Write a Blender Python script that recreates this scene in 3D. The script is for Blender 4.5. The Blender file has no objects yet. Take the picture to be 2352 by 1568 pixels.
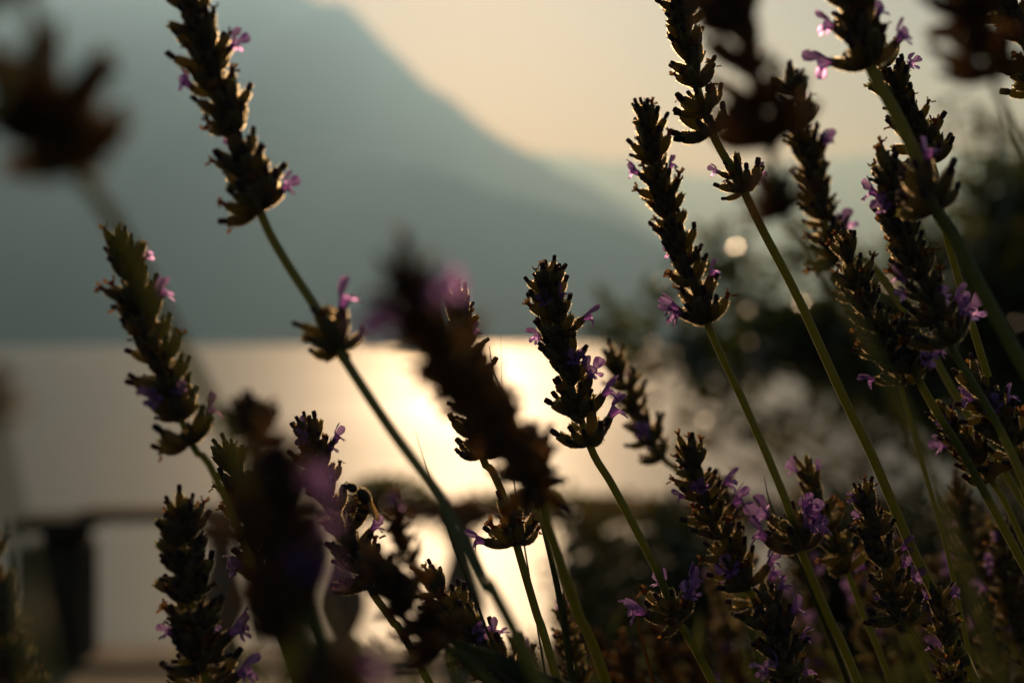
import bpy, math, random
import numpy as np
from mathutils import Vector, Matrix, noise as mnoise

SC = bpy.context.scene
COL = SC.collection
RND = random.Random(7)

# ------------------------------------------------------------------ camera
CZ = 1.30                                    # lens height above the terrace
cam = bpy.data.cameras.new('camera')
cam.lens = 50.0; cam.sensor_width = 36.0
cam.clip_start = 0.01; cam.clip_end = 60000.0
cam.dof.use_dof = True
cam.dof.focus_distance = 0.402
cam.dof.aperture_fstop = 7.6
cam.dof.aperture_blades = 0
camo = bpy.data.objects.new('camera', cam); COL.objects.link(camo)
camo.location = (0, 0, CZ); camo.rotation_euler = (math.radians(90), 0, 0)
SC.camera = camo

# ------------------------------------------------------------------ sky, sun, exposure
SUN_EL, SUN_AZ = 18, -1.7                  # degrees; azimuth from +Y towards +X
w = bpy.data.worlds.new('World'); SC.world = w; w.use_nodes = True
nt = w.node_tree; nt.nodes.clear()
sky = nt.nodes.new('ShaderNodeTexSky'); sky.sky_type = 'NISHITA'; sky.sun_disc = False
sky.sun_elevation = math.radians(SUN_EL); sky.sun_rotation = math.radians(SUN_AZ)
sky.air_density = 1.0; sky.dust_density = 1.2; sky.ozone_density = 1.0; sky.altitude = 200
bg = nt.nodes.new('ShaderNodeBackground'); bg.inputs['Strength'].default_value = 0.05
out = nt.nodes.new('ShaderNodeOutputWorld')
nt.links.new(sky.outputs[0], bg.inputs[0]); nt.links.new(bg.outputs[0], out.inputs[0])

sl = bpy.data.lights.new('sun', 'SUN'); sl.energy = 5.0; sl.angle = math.radians(0.53)
sl.color = (1.0, 0.97, 0.91)
so = bpy.data.objects.new('sun', sl); COL.objects.link(so)
e, a = math.radians(SUN_EL), math.radians(SUN_AZ)
SUN_DIR = Vector((math.sin(a)*math.cos(e), math.cos(a)*math.cos(e), math.sin(e)))
so.rotation_euler = SUN_DIR.to_track_quat('Z', 'Y').to_euler()
so.location = SUN_DIR*50

SC.view_settings.view_transform = 'Standard'; SC.view_settings.look = 'None'
SC.view_settings.gamma = 1.0; SC.view_settings.use_curve_mapping = False
SC.view_settings.exposure = -1.0
SC.view_settings.use_white_balance = True
SC.view_settings.white_balance_temperature = 6050; SC.view_settings.white_balance_tint = 9
SC.render.engine = 'CYCLES'
cy = SC.cycles
cy.use_denoising = True
try: cy.denoiser = 'OPENIMAGEDENOISE'
except Exception: pass
cy.max_bounces = 6; cy.diffuse_bounces = 2; cy.glossy_bounces = 2; cy.transmission_bounces = 3
cy.transparent_max_bounces = 6; cy.volume_bounces = 0
cy.sample_clamp_indirect = 4.0

# ------------------------------------------------------------------ helpers
def P(px, py, d):
    """the point that lies at picture position (px, py) (2352 wide) and d metres away"""
    k = 0.72*d/2352.0
    return Vector(((px-1176)*k, d, CZ+(784-py)*k))

def tag(o, label=None, cat=None, group=None, kind=None):
    if label: o['label'] = label
    if cat: o['category'] = cat
    if group: o['group'] = group
    if kind: o['kind'] = kind
    return o

def mesh(name, v, f, mats=(), smooth=False, fm=None):
    m = bpy.data.meshes.new(name)
    m.from_pydata([tuple(p) for p in v], [], f)
    for x in mats: m.materials.append(x)
    if fm is not None: m.polygons.foreach_set('material_index', fm)
    if smooth: m.polygons.foreach_set('use_smooth', [True]*len(m.polygons))
    m.update()
    return m

def obj(name, m, parent=None, loc=(0, 0, 0)):
    o = bpy.data.objects.new(name, m); COL.objects.link(o); o.location = loc
    if parent: o.parent = parent
    return o

def empty(name, loc=(0, 0, 0)):
    o = bpy.data.objects.new(name, None); COL.objects.link(o); o.location = loc
    o.empty_display_size = 0.02
    return o

def mat(name, col, rough=0.7, spec=0.3, sheen=0.0, sheen_tint=(1, 1, 1), noise=None, nscale=8.0,
        transl=0.0, tcol=None, bump=0.0, bscale=40.0, sheen_rough=0.3, coord='Object'):
    m = bpy.data.materials.new(name); m.use_nodes = True
    n = m.node_tree.nodes; L = m.node_tree.links
    b = n['Principled BSDF']; o = n['Material Output']
    b.inputs['Base Color'].default_value = (*col, 1)
    b.inputs['Roughness'].default_value = rough
    b.inputs['Specular IOR Level'].default_value = spec
    if sheen:
        b.inputs['Sheen Weight'].default_value = sheen
        b.inputs['Sheen Roughness'].default_value = sheen_rough
        b.inputs['Sheen Tint'].default_value = (*sheen_tint, 1)
    csock = None
    if noise:
        tc = n.new('ShaderNodeTexCoord'); nz = n.new('ShaderNodeTexNoise')
        nz.inputs['Scale'].default_value = nscale; nz.inputs['Detail'].default_value = 4
        oi = n.new('ShaderNodeObjectInfo')
        va = n.new('ShaderNodeVectorMath'); va.operation = 'ADD'
        ml = n.new('ShaderNodeMath'); ml.operation = 'MULTIPLY'; ml.inputs[1].default_value = 37.0
        L.new(oi.outputs['Random'], ml.inputs[0])
        L.new(tc.outputs[coord], va.inputs[0]); L.new(ml.outputs[0], va.inputs[1])
        L.new(va.outputs[0], nz.inputs['Vector'])
        mx = n.new('ShaderNodeMix'); mx.data_type = 'RGBA'
        mx.inputs[6].default_value = (*col, 1); mx.inputs[7].default_value = (*noise, 1)
        rm = n.new('ShaderNodeMapRange'); rm.inputs[1].default_value = .35; rm.inputs[2].default_value = .65
        L.new(nz.outputs[0], rm.inputs[0]); L.new(rm.outputs[0], mx.inputs[0])
        L.new(mx.outputs[2], b.inputs['Base Color']); csock = mx.outputs[2]
    if bump:
        tc2 = n.new('ShaderNodeTexCoord'); n2 = n.new('ShaderNodeTexNoise')
        n2.inputs['Scale'].default_value = bscale; n2.inputs['Detail'].default_value = 5
        bp = n.new('ShaderNodeBump'); bp.inputs['Strength'].default_value = bump
        bp.inputs['Distance'].default_value = 0.02
        L.new(tc2.outputs['Object'], n2.inputs['Vector'])
        L.new(n2.outputs[0], bp.inputs['Height']); L.new(bp.outputs[0], b.inputs['Normal'])
    if transl:
        t = n.new('ShaderNodeBsdfTranslucent'); t.inputs[0].default_value = (*(tcol or col), 1)
        ms = n.new('ShaderNodeMixShader'); ms.inputs[0].default_value = transl
        L.new(b.outputs[0], ms.inputs[1]); L.new(t.outputs[0], ms.inputs[2]); L.new(ms.outputs[0], o.inputs[0])
    return m

def box_vf(c, s, v, f, rot=0.0):
    b = len(v)
    for dz in (-.5, .5):
        for dx, dy in ((-.5, -.5), (.5, -.5), (.5, .5), (-.5, .5)):
            x, y = dx*s[0], dy*s[1]
            v.append((c[0]+x*math.cos(rot)-y*math.sin(rot), c[1]+x*math.sin(rot)+y*math.cos(rot), c[2]+dz*s[2]))
    for q in ((0, 3, 2, 1), (4, 5, 6, 7), (0, 1, 5, 4), (1, 2, 6, 5), (2, 3, 7, 6), (3, 0, 4, 7)):
        f.append(tuple(b+i for i in q))

def bevel(o, width=0.008, seg=2):
    md = o.modifiers.new('bevel', 'BEVEL'); md.width = width; md.segments = seg; md.limit_method = 'ANGLE'

# ------------------------------------------------------------------ lake and land
LAKE_Z = CZ-4.0
def water_mat():
    m = bpy.data.materials.new('lake_water'); m.use_nodes = True
    n = m.node_tree.nodes; L = m.node_tree.links; b = n['Principled BSDF']
    b.inputs['Base Color'].default_value = (0.03, 0.075, 0.09, 1)
    b.inputs['IOR'].default_value = 1.33
    b.inputs['Roughness'].default_value = WATER_ROUGH
    b.inputs['Specular IOR Level'].default_value = 0.9
    tc = n.new('ShaderNodeTexCoord'); mp = n.new('ShaderNodeMapping')
    mp.inputs['Scale'].default_value = (0.55, 1.0, 1.0)
    nz = n.new('ShaderNodeTexNoise'); nz.inputs['Scale'].default_value = 1.6; nz.inputs['Detail'].default_value = 4
    bp = n.new('ShaderNodeBump'); bp.inputs['Strength'].default_value = 0.6; bp.inputs['Distance'].default_value = 0.05
    L.new(tc.outputs['Object'], mp.inputs[0]); L.new(mp.outputs[0], nz.inputs['Vector'])
    L.new(nz.outputs[0], bp.inputs['Height']); L.new(bp.outputs[0], b.inputs['Normal'])
    b2 = n.new('ShaderNodeBsdfPrincipled')      # the wind leaves steeper wavelets among the smooth ones
    b2.inputs['Base Color'].default_value = (0.03, 0.075, 0.09, 1); b2.inputs['IOR'].default_value = 1.33
    b2.inputs['Specular IOR Level'].default_value = 0.9
    b2.inputs['Roughness'].default_value = WATER_ROUGH2
    L.new(bp.outputs[0], b2.inputs['Normal'])
    ms = n.new('ShaderNodeMixShader'); ms.inputs[0].default_value = 0.55
    mp2 = n.new('ShaderNodeMapping'); mp2.inputs['Scale'].default_value = (0.004, 0.03, 1.0)   # cat's paws of wind
    nz2 = n.new('ShaderNodeTexNoise'); nz2.inputs['Scale'].default_value = 1.0; nz2.inputs['Detail'].default_value = 3
    mr = n.new('ShaderNodeMapRange'); mr.inputs[1].default_value = .35; mr.inputs[2].default_value = .65; mr.inputs[3].default_value = .35; mr.inputs[4].default_value = .75
    L.new(tc.outputs['Object'], mp2.inputs[0]); L.new(mp2.outputs[0], nz2.inputs['Vector']); L.new(nz2.outputs[0], mr.inputs[0]); L.new(mr.outputs[0], ms.inputs[0])
    L.new(b.outputs[0], ms.inputs[1]); L.new(b2.outputs[0], ms.inputs[2])
    L.new(ms.outputs[0], n['Material Output'].inputs['Surface'])
    return m
WATER_ROUGH, WATER_ROUGH2 = 0.42, 0.62
XL = 9500
lake = obj('lake_water', mesh('lake_water', [(-XL, 6.4, LAKE_Z), (XL, 6.4, LAKE_Z), (XL, 15500, LAKE_Z), (-XL, 15500, LAKE_Z)],
           [(0, 1, 2, 3)], [water_mat()]))
tag(lake, 'calm lake with the low sun glittering on it', 'lake', kind='structure')

def interp(x, pts):
    return float(np.interp(x, [p[0] for p in pts], [p[1] for p in pts]))

M_FOREST = mat('mountain_forest', (0.035, 0.045, 0.03), rough=1.0, spec=0.0, noise=(0.06, 0.06, 0.045), nscale=0.004)

def mountain(name, d, ridge, x0, x1, depth, label, seed, nx=150, ny=22):
    """heightfield: shore at distance d*0.8, ridge at d; ridge heights given in picture coordinates (px, py)"""
    v, f = [], []
    xs = np.linspace(x0, x1, nx)
    for j in range(ny):
        t = j/(ny-1)*1.5
        for px in xs:
            h = (795-interp(px, ridge))*0.72*d/2352.0
            y = d-depth+depth*t
            X = (px-1176)*0.72*d/2352.0
            prof = (math.sin(min(t, 1)*math.pi/2)**0.9 if t <= 1 else 1-0.55*(t-1)/.5)
            nz = mnoise.fractal(Vector((X/d*14+seed, y/d*14, seed)), 1.0, 2.0, 5)
            z = max(h, 0)*prof*(1+0.2*nz*(0.3+abs(1-t)))
            v.append((X, y, LAKE_Z-1+max(z, 0)))
    for j in range(ny-1):
        for i in range(nx-1):
            a = j*nx+i; f.append((a, a+1, a+nx+1, a+nx))
    o = obj(name, mesh(name, v, f, [M_FOREST], smooth=True))
    return tag(o, label, 'mountain', kind='structure')

mountain('mountain', 4300, [(-3000, 160), (-1500, 60), (-400, -5), (300, -28), (560, -28), (690, -14), (800, 62), (880, 140), (960, 205), (1060, 272), (1150, 328),
         (1250, 392), (1340, 440), (1450, 510), (1560, 590), (1700, 690), (1850, 795), (3000, 800)], -3000, 2100, 900,
         'hazy blue mountain whose slope falls from upper left to the lake', 3.1)
mountain('mountain', 2650, [(-3000, 380), (-1500, 60), (-600, 40), (0, 120), (300, 205), (560, 290), (700, 335), (800, 365), (900, 392), (1000, 415), (1150, 455),
         (1300, 490), (1450, 530), (1600, 600), (1720, 690), (1820, 795), (3000, 800)], -3000, 2000, 500,
         'darker lower mountain spur in front of the tall hazy slope', 8.7)
mountain('mountain', 8600, [(300, 420), (700, 400), (1000, 385), (1130, 378), (1250, 368), (1400, 380), (1560, 400), (1700, 392), (1850, 376), (2000, 384), (2300, 366), (2700, 372), (3600, 380), (4500, 500)],
         300, 4500, 1500, 'palest far mountain range fading into the bright sky', 15.2)

# haze: one closed box round everything, sky outside
HAZE_DENS, HAZE_ANISO, HAZE_COL = 0.00056, 0.48, (0.23, 0.425, 0.70)
hv, hf = [], []
box_vf((0, 7600, (LAKE_Z-6+1130)/2), (19800, 17000, 1130-(LAKE_Z-6)), hv, hf)
hm = bpy.data.materials.new('haze_air'); hm.use_nodes = True
hn = hm.node_tree.nodes; hn.clear()
ho = hn.new('ShaderNodeOutputMaterial'); pv = hn.new('ShaderNodeVolumePrincipled')
pv.inputs['Color'].default_value = (*HAZE_COL, 1); pv.inputs['Density'].default_value = HAZE_DENS
pv.inputs['Anisotropy'].default_value = HAZE_ANISO
pv.inputs['Absorption Color'].default_value = (1, 1, 1, 1)
hm.node_tree.links.new(pv.outputs[0], ho.inputs['Volume'])
hm.cycles.homogeneous_volume = True
haze = obj('haze', mesh('haze', hv, hf, [hm])); tag(haze, 'thin evening haze over the lake', 'haze', kind='stuff')
haze.display_type = 'WIRE'

# ground: raised flower bed near, terrace behind the railing, lake wall
GROUND_PROF = [(-600, 0.98), (-60, 0.98), (-3, 0.97), (1.1, 0.96), (1.7, 0.55), (2.3, 0.02), (3.0, 0.0), (6.0, 0.0), (6.02, 0.0), (6.45, -5.2)]
def ground_z(y): return interp(y, GROUND_PROF)
M_SOIL = mat('soil', (0.045, 0.034, 0.024), rough=0.95, spec=0.1, noise=(0.09, 0.07, 0.05), nscale=9, bump=0.6, bscale=30)
ys = [-600, -60, -20, -3, 0, .3, .6, 1.1, 1.4, 1.7, 2.0, 2.3, 3.0, 4, 5, 5.5, 6.0, 6.2, 6.45]
xs = [-9000, -600, -60, -10, -4, -2, -1, -.5, 0, .5, 1, 2, 4, 10, 60, 600, 9000]
gv, gf = [], []
for y in ys:
    for x in xs:
        dz = 0.02*mnoise.noise(Vector((x*1.7, y*1.7, 2))) if abs(x) < 20 and -5 < y < 5.2 else 0
        gv.append((x, y, ground_z(y)+dz))
for j in range(len(ys)-1):
    for i in range(len(xs)-1):
        q = j*len(xs)+i; gf.append((q, q+1, q+len(xs)+1, q+len(xs)))
tag(obj('ground', mesh('ground', gv, gf, [M_SOIL], smooth=True)), 'dark garden soil sloping down to the lakeside terrace', 'ground', kind='structure')

M_PAVE = mat('terrace_paving', (0.34, 0.25, 0.15), rough=0.8, spec=0.2, noise=(0.22, 0.16, 0.10), nscale=3, bump=.4, bscale=14)
tag(obj('terrace', mesh('terrace', [(-12, 3.2, .03), (12, 3.2, .03), (12, 5.98, .03), (-12, 5.98, .03)], [(0, 1, 2, 3)], [M_PAVE])), 'warm stone terrace paving before the balustrade', 'terrace', kind='structure')

# ------------------------------------------------------------------ stone railing on the terrace
YB = 5.6
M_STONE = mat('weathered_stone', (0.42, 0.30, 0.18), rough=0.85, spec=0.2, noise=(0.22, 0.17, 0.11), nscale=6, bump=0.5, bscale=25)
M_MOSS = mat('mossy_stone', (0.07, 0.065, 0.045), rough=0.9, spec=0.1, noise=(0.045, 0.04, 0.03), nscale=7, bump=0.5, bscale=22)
k56 = 0.72*YB/2352.0
def bx(px): return (px-1176)*k56
def bz(py): return CZ+(784-py)*k56
rail = empty('stone_railing', (bx(900), YB, 0))
tag(rail, 'weathered stone balustrade with bulging balusters above the lake', 'balustrade')
RO = Vector(rail.location)
def rpart(name, boxes, m, bev=.01):
    v, f = [], []
    for c, s in boxes: box_vf(Vector(c)-RO, s, v, f)
    o = obj(name, mesh(name, v, f, [m]), rail); bevel(o, bev); return o
x_end = bx(2900)
ztop, zlow = bz(1172), bz(1508)
# the top rail is made of separate coping slabs
x = bx(190); i = 0
while x < x_end:
    L_ = 1.18
    rpart('coping_slab', [((x+L_/2, YB, ztop-.012-.0015*(i % 2)), (L_-.008, .20, .052))], M_STONE, .012); x += L_; i += 1
x = bx(190)
while x < x_end:
    L_ = 1.02
    rpart('plinth_block', [((x+L_/2, YB, zlow/2-.02), (L_-.008, .22, zlow+.03))], M_STONE, .01); x += L_
def baluster_mesh():
    H = ztop-.038-(zlow-.005)
    prof = [(0, .075), (.05, .075), (.055, .058), (.10, .060), (.14, .052), (.24, .082), (.36, .106), (.46, .101), (.58, .078), (.72, .056), (.82, .049), (.86, .062), (.90, .050), (.945, .054), (.95, .075), (1, .075)]
    v, f = [], []; S = 20
    for t, r in prof:
        for k in range(S):
            an = 2*math.pi*k/S
            v.append((r*math.cos(an), r*math.sin(an), t*H))
    for j in range(len(prof)-1):
        for k in range(S):
            f.append((j*S+k, j*S+(k+1) % S, (j+1)*S+(k+1) % S, (j+1)*S+k))
    return mesh('baluster', v, f, [M_STONE], smooth=True)
bm_ = baluster_mesh()
for px in list(range(510, 2900, 275)):
    obj('baluster', bm_, rail, Vector((bx(px), YB, zlow-.005))-RO)

pier = empty('stone_pier', (bx(120), YB, 0))
tag(pier, 'dark stone pier with a projecting cap at the open end of the balustrade', 'pier')
def ppart(name, c, s, m, bev=.01):
    v, f = [], []; box_vf(Vector(c)-Vector(pier.location), s, v, f)
    o = obj(name, mesh(name, v, f, [m]), pier); bevel(o, bev); return o
pw = (bx(208)-bx(58))
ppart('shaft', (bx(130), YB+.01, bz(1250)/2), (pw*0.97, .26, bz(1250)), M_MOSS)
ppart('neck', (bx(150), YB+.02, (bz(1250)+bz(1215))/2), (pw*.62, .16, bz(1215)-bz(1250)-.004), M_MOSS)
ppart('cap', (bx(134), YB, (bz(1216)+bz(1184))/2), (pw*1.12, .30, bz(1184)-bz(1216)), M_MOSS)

# ------------------------------------------------------------------ lavender: materials and shared pieces
M_CALYX = mat('calyx_skin', (0.135, 0.140, 0.070), rough=0.75, spec=0.15, sheen=1.0, sheen_tint=(1, .88, .62), noise=(0.155, 0.110, 0.150), nscale=500,
              transl=0.52, tcol=(0.58, 0.48, 0.10), bump=0.25, bscale=2600)
def hair_mat():
    m = bpy.data.materials.new('plant_hair'); m.use_nodes = True
    n = m.node_tree.nodes; L = m.node_tree.links; n.clear()
    o = n.new('ShaderNodeOutputMaterial'); r = n.new('ShaderNodeBsdfRefraction'); t = n.new('ShaderNodeBsdfTranslucent'); ms = n.new('ShaderNodeMixShader')
    r.inputs['Color'].default_value = (1.0, .80, .49, 1); r.inputs['Roughness'].default_value = .85; r.inputs['IOR'].default_value = 1.3
    t.inputs[0].default_value = (.85, .75, .55, 1); ms.inputs[0].default_value = .25
    L.new(r.outputs[0], ms.inputs[1]); L.new(t.outputs[0], ms.inputs[2]); L.new(ms.outputs[0], o.inputs[0])
    return m
M_HAIR = hair_mat()
M_CALYX_SHADE = mat('shaded_calyx_skin', (0.11, 0.080, 0.060), rough=0.85, spec=0.1, noise=(0.060, 0.036, 0.050), nscale=500, transl=0.52, tcol=(0.58, 0.38, 0.14))  # darker copy of the calyx skin, shade of the blurred heads in its colour
M_DOWN_SHADE = mat('shaded_plant_hair', (0.22, 0.17, 0.11), rough=0.8, spec=0.1, transl=0.55, tcol=(0.55, 0.40, 0.20))  # dulled copy of the hair for the same heads, shade in its colour
M_DRY = mat('dried_petal', (0.16, 0.075, 0.030), rough=0.8, spec=0.15, transl=0.45, tcol=(0.55, 0.24, 0.06), noise=(0.09, 0.05, 0.05), nscale=900)
M_BUD = mat('closed_bud', (0.075, 0.045, 0.060), rough=0.75, spec=0.2, sheen=0.3, transl=0.3, tcol=(0.30, 0.16, 0.14), noise=(0.06, 0.05, 0.035), nscale=700)
M_STEM = mat('lavender_stem', (0.16, 0.18, 0.04), rough=0.5, spec=0.8, sheen=0.8, sheen_tint=(1, .9, .6), noise=(0.10, 0.13, 0.032), nscale=160,
             transl=0.42, tcol=(0.50, 0.50, 0.07))
M_BRACT = mat('papery_bract', (0.12, 0.09, 0.045), rough=0.8, spec=0.1, transl=0.45, tcol=(0.36, 0.24, 0.08), noise=(0.08, 0.055, 0.04), nscale=400)
M_LEAF = mat('lavender_leaf', (0.060, 0.075, 0.030), rough=0.7, spec=0.2, sheen=0.2, transl=0.3, tcol=(0.20, 0.22, 0.05), noise=(0.045, 0.06, 0.03), nscale=120)

def petal_mat():
    m = bpy.data.materials.new('lavender_petal'); m.use_nodes = True
    n = m.node_tree.nodes; L = m.node_tree.links; b = n['Principled BSDF']; o = n['Material Output']
    tc = n.new('ShaderNodeTexCoord'); mp = n.new('ShaderNodeMapping'); mp.inputs['Scale'].default_value = (900, 900, 170)
    nz = n.new('ShaderNodeTexNoise'); nz.inputs['Scale'].default_value = 1.0; nz.inputs['Detail'].default_value = 2
    cr = n.new('ShaderNodeValToRGB'); cr.color_ramp.elements[0].position = .36; cr.color_ramp.elements[1].position = .52
    cr.color_ramp.elements[0].color = (0.13, 0.035, 0.24, 1); cr.color_ramp.elements[1].color = (0.33, 0.17, 0.50, 1)
    L.new(tc.outputs['Object'], mp.inputs[0]); L.new(mp.outputs[0], nz.inputs['Vector']); L.new(nz.outputs[0], cr.inputs[0])
    L.new(cr.outputs[0], b.inputs['Base Color']); b.inputs['Roughness'].default_value = .6
    b.inputs['Specular IOR Level'].default_value = .2; b.inputs['Sheen Weight'].default_value = .3
    t = n.new('ShaderNodeBsdfTranslucent')
    c2 = n.new('ShaderNodeValToRGB'); c2.color_ramp.elements[0].position = .36; c2.color_ramp.elements[1].position = .52
    c2.color_ramp.elements[0].color = (0.20, 0.05, 0.34, 1); c2.color_ramp.elements[1].color = (0.66, 0.38, 0.74, 1)
    L.new(nz.outputs[0], c2.inputs[0]); L.new(c2.outputs[0], t.inputs[0])
    rf = n.new('ShaderNodeBsdfRefraction'); rf.inputs['Roughness'].default_value = .7; rf.inputs['IOR'].default_value = 1.25
    L.new(c2.outputs[0], rf.inputs['Color'])
    m2 = n.new('ShaderNodeMixShader'); m2.inputs[0].default_value = .45
    L.new(t.outputs[0], m2.inputs[1]); L.new(rf.outputs[0], m2.inputs[2])
    ms = n.new('ShaderNodeMixShader'); ms.inputs[0].default_value = .6
    L.new(b.outputs[0], ms.inputs[1]); L.new(m2.outputs[0], ms.inputs[2]); L.new(ms.outputs[0], o.inputs[0])
    return m
M_PETAL = petal_mat()

MM = 0.001
class Geo:
    def __init__(s): s.v, s.f, s.m = [], [], []
    def add(s, vs, fs, mi):
        b = len(s.v); s.v += vs; s.f += [tuple(b+i for i in q) for q in fs]; s.m += [mi]*len(fs)

def arc_frame(L, bend, t):
    """point and frame at fraction t of a centre line of length L that bends by `bend` rad from +Z towards +X"""
    if abs(bend) < 1e-4: p = Vector((0, 0, L*t)); th = 0
    else:
        R = L/bend; th = bend*t
        p = Vector((R*(1-math.cos(th)), 0, R*math.sin(th)))
    z = Vector((math.sin(th), 0, math.cos(th))); x = Vector((math.cos(th), 0, -math.sin(th))); y = Vector((0, 1, 0))
    return p, x, y, z

def tube(G, L, bend, prof, S, mi, rib=0.0, off=None):
    vs, fs = [], []
    for t, r in prof:
        p, x, y, z = arc_frame(L, bend, t)
        for k in range(S):
            an = 2*math.pi*k/S; rr = r*(1+(rib if k % 2 else -rib))
            q = p+x*(rr*math.cos(an))+y*(rr*math.sin(an)); vs.append(q)
    for j in range(len(prof)-1):
        for k in range(S):
            fs.append((j*S+k, j*S+(k+1) % S, (j+1)*S+(k+1) % S, (j+1)*S+k))
    fs.append(tuple(reversed(range(S)))); fs.append(tuple((len(prof)-1)*S+k for k in range(S)))
    G.add(vs, fs, mi)

def fuzz(G, L, bend, prof, n, mi, rnd, ln=(.25, .62), wd=.075):
    ts = [q[0] for q in prof]; rs = [q[1] for q in prof]
    for _ in range(n):
        t = rnd.uniform(.08, .98)*ts[-1]; r = float(np.interp(t, ts, rs)); an = rnd.uniform(0, 6.283)
        p, x, y, z = arc_frame(L, bend, t)
        nn = x*math.cos(an)+y*math.sin(an); tt = -x*math.sin(an)+y*math.cos(an)
        b = p+nn*r*.97; h = rnd.uniform(*ln)*MM
        tip = b+(nn*.9+z*rnd.uniform(-.1, .6)+tt*rnd.uniform(-.3, .3)).normalized()*h
        s_ = (tt*rnd.uniform(.4, 1)+z*rnd.uniform(-.8, .8)).normalized()*wd*MM
        G.add([b-s_, b+s_, tip], [(0, 1, 2)], mi)

def petal_lobe(G, M, ln, wd, curl, mi, ruff=.15, rnd=RND, nu=5, nv=4):
    """one rounded petal lobe growing along local +Z of frame M, flat across local Y, curling towards local +X"""
    vs, fs = [], []
    for i in range(nu+1):
        u = i/nu
        half = wd*.5*(0.50+0.62*math.sin(min(u*1.15, 1)*math.pi*.62))*(1 if u < .75 else math.sqrt(max(0.06, 1-((u-.75)/.27)**2)))
        th = curl*u
        zc = ln*(math.sin(th)/curl if abs(curl) > 1e-3 else u); xc = ln*((1-math.cos(th))/curl if abs(curl) > 1e-3 else 0)
        for j in range(nv+1):
            s_ = j/nv*2-1
            xo = ruff*ln*(s_*s_*.8+rnd.uniform(-.35, .35)*u)
            vs.append(M @ Vector((xc+xo, s_*half, zc)))
    for i in range(nu):
        for j in range(nv):
            a_ = i*(nv+1)+j; fs.append((a_, a_+1, a_+nv+2, a_+nv+1))
    G.add(vs, fs, mi)

def frame_at(L, bend, t=1.0):
    p, x, y, z = arc_frame(L, bend, t)
    M = Matrix((( x.x, y.x, z.x, p.x), (x.y, y.y, z.y, p.y), (x.z, y.z, z.z, p.z), (0, 0, 0, 1)))
    return M

LC = 6.7*MM
CALYX = []          # (mesh, tip matrix, tip point)
def make_calyx(bend, kind, seed):
    rnd = random.Random(seed); G = Geo()
    prof = [(0, .45*MM), (.08, .72*MM), (.25, 1.02*MM), (.48, 1.20*MM), (.70, 1.19*MM), (.88, 1.04*MM), (1.0, .86*MM)]
    tube(G, LC, bend, prof, 10, 0, rib=.055)
    M = frame_at(LC, bend)
    ext = 1.0
    if kind == 'bud':
        q = [(0, .66), (.3, .56), (.7, .70), (1.2, .72), (1.6, .64), (1.8, .70), (2.0, .42)]
        Gp = Geo(); tube(Gp, 2.4*MM, rnd.uniform(-.3, .3), [(z_/2.0, r*MM) for z_, r in q], 8, 2)
        G.add([M @ (p-Vector((0, 0, .15*MM))) for p in Gp.v], Gp.f, 2); ext = 1.33
        fuzz_src = (2.0*MM, Gp)
        for _ in range(14):
            an = rnd.uniform(0, 6.28); zz = rnd.uniform(.6, 1.9)*MM; n_ = Vector((math.cos(an), math.sin(an), .3))
            b_ = Vector((math.cos(an)*.7*MM, math.sin(an)*.7*MM, zz)); s_ = Vector((-math.sin(an), math.cos(an), 0))*.035*MM
            G.add([M @ (b_-s_), M @ (b_+s_), M @ (b_+n_*.3*MM)], [(0, 1, 2)], 1)
    elif kind == 'open':
        for k in range(5):
            an = k*6.283/5+rnd.uniform(-.2, .2)
            R_ = Matrix.Rotation(an, 4, 'Z') @ Matrix.Translation((.74*MM, 0, -.1*MM)) @ Matrix.Rotation(rnd.uniform(-.1, .45), 4, 'Y')
            w_ = .40*MM; h_ = rnd.uniform(.6, 1.0)*MM
            G.add([M @ (R_ @ Vector(c)) for c in ((0, -w_, 0), (0, w_, 0), (.05*MM, w_*.3, h_), (.05*MM, -w_*.3, h_))], [(0, 1, 2, 3)], 0)
        ext = 1.12
    else:                                   # a withered, curled corolla still sits in the mouth
        tubeM = M @ Matrix.Rotation(rnd.uniform(-.3, .3), 4, 'Y')
        Gp = Geo(); tube(Gp, 1.7*MM, rnd.uniform(-.9, .9), [(0, .55*MM), (.5, .5*MM), (1, .72*MM)], 7, 3)
        G.add([tubeM @ p for p in Gp.v], Gp.f, 3)
        for k in range(4):
            an = k*1.57+rnd.uniform(-.5, .5)
            petal_lobe(G, tubeM @ Matrix.Translation((0, 0, 1.4*MM)) @ Matrix.Rotation(an, 4, 'Z') @ Matrix.Translation((.5*MM, 0, 0)) @ Matrix.Rotation(.5, 4, 'Y'),
                       rnd.uniform(.9, 1.7)*MM, 1.0*MM, rnd.uniform(-.6, 2.2), 3, ruff=.3, rnd=rnd, nu=3, nv=2)
        ext = 1.35
    fuzz(G, LC, bend, prof, 320, 1, rnd)
    m = mesh('calyx', G.v, G.f, [M_CALYX, M_HAIR, M_BUD, M_DRY], True, G.m)
    CALYX.append((m, M, kind, frame_at(LC, bend, ext).translation if ext <= 1 else M @ Vector((0, 0, (ext-1)*LC))))
sd = 0
for bend in (.15, .5, .9):
    for kind in ('bud', 'bud', 'open', 'dry', 'bud'):
        make_calyx(bend, kind, 100+sd); sd += 1

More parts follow.
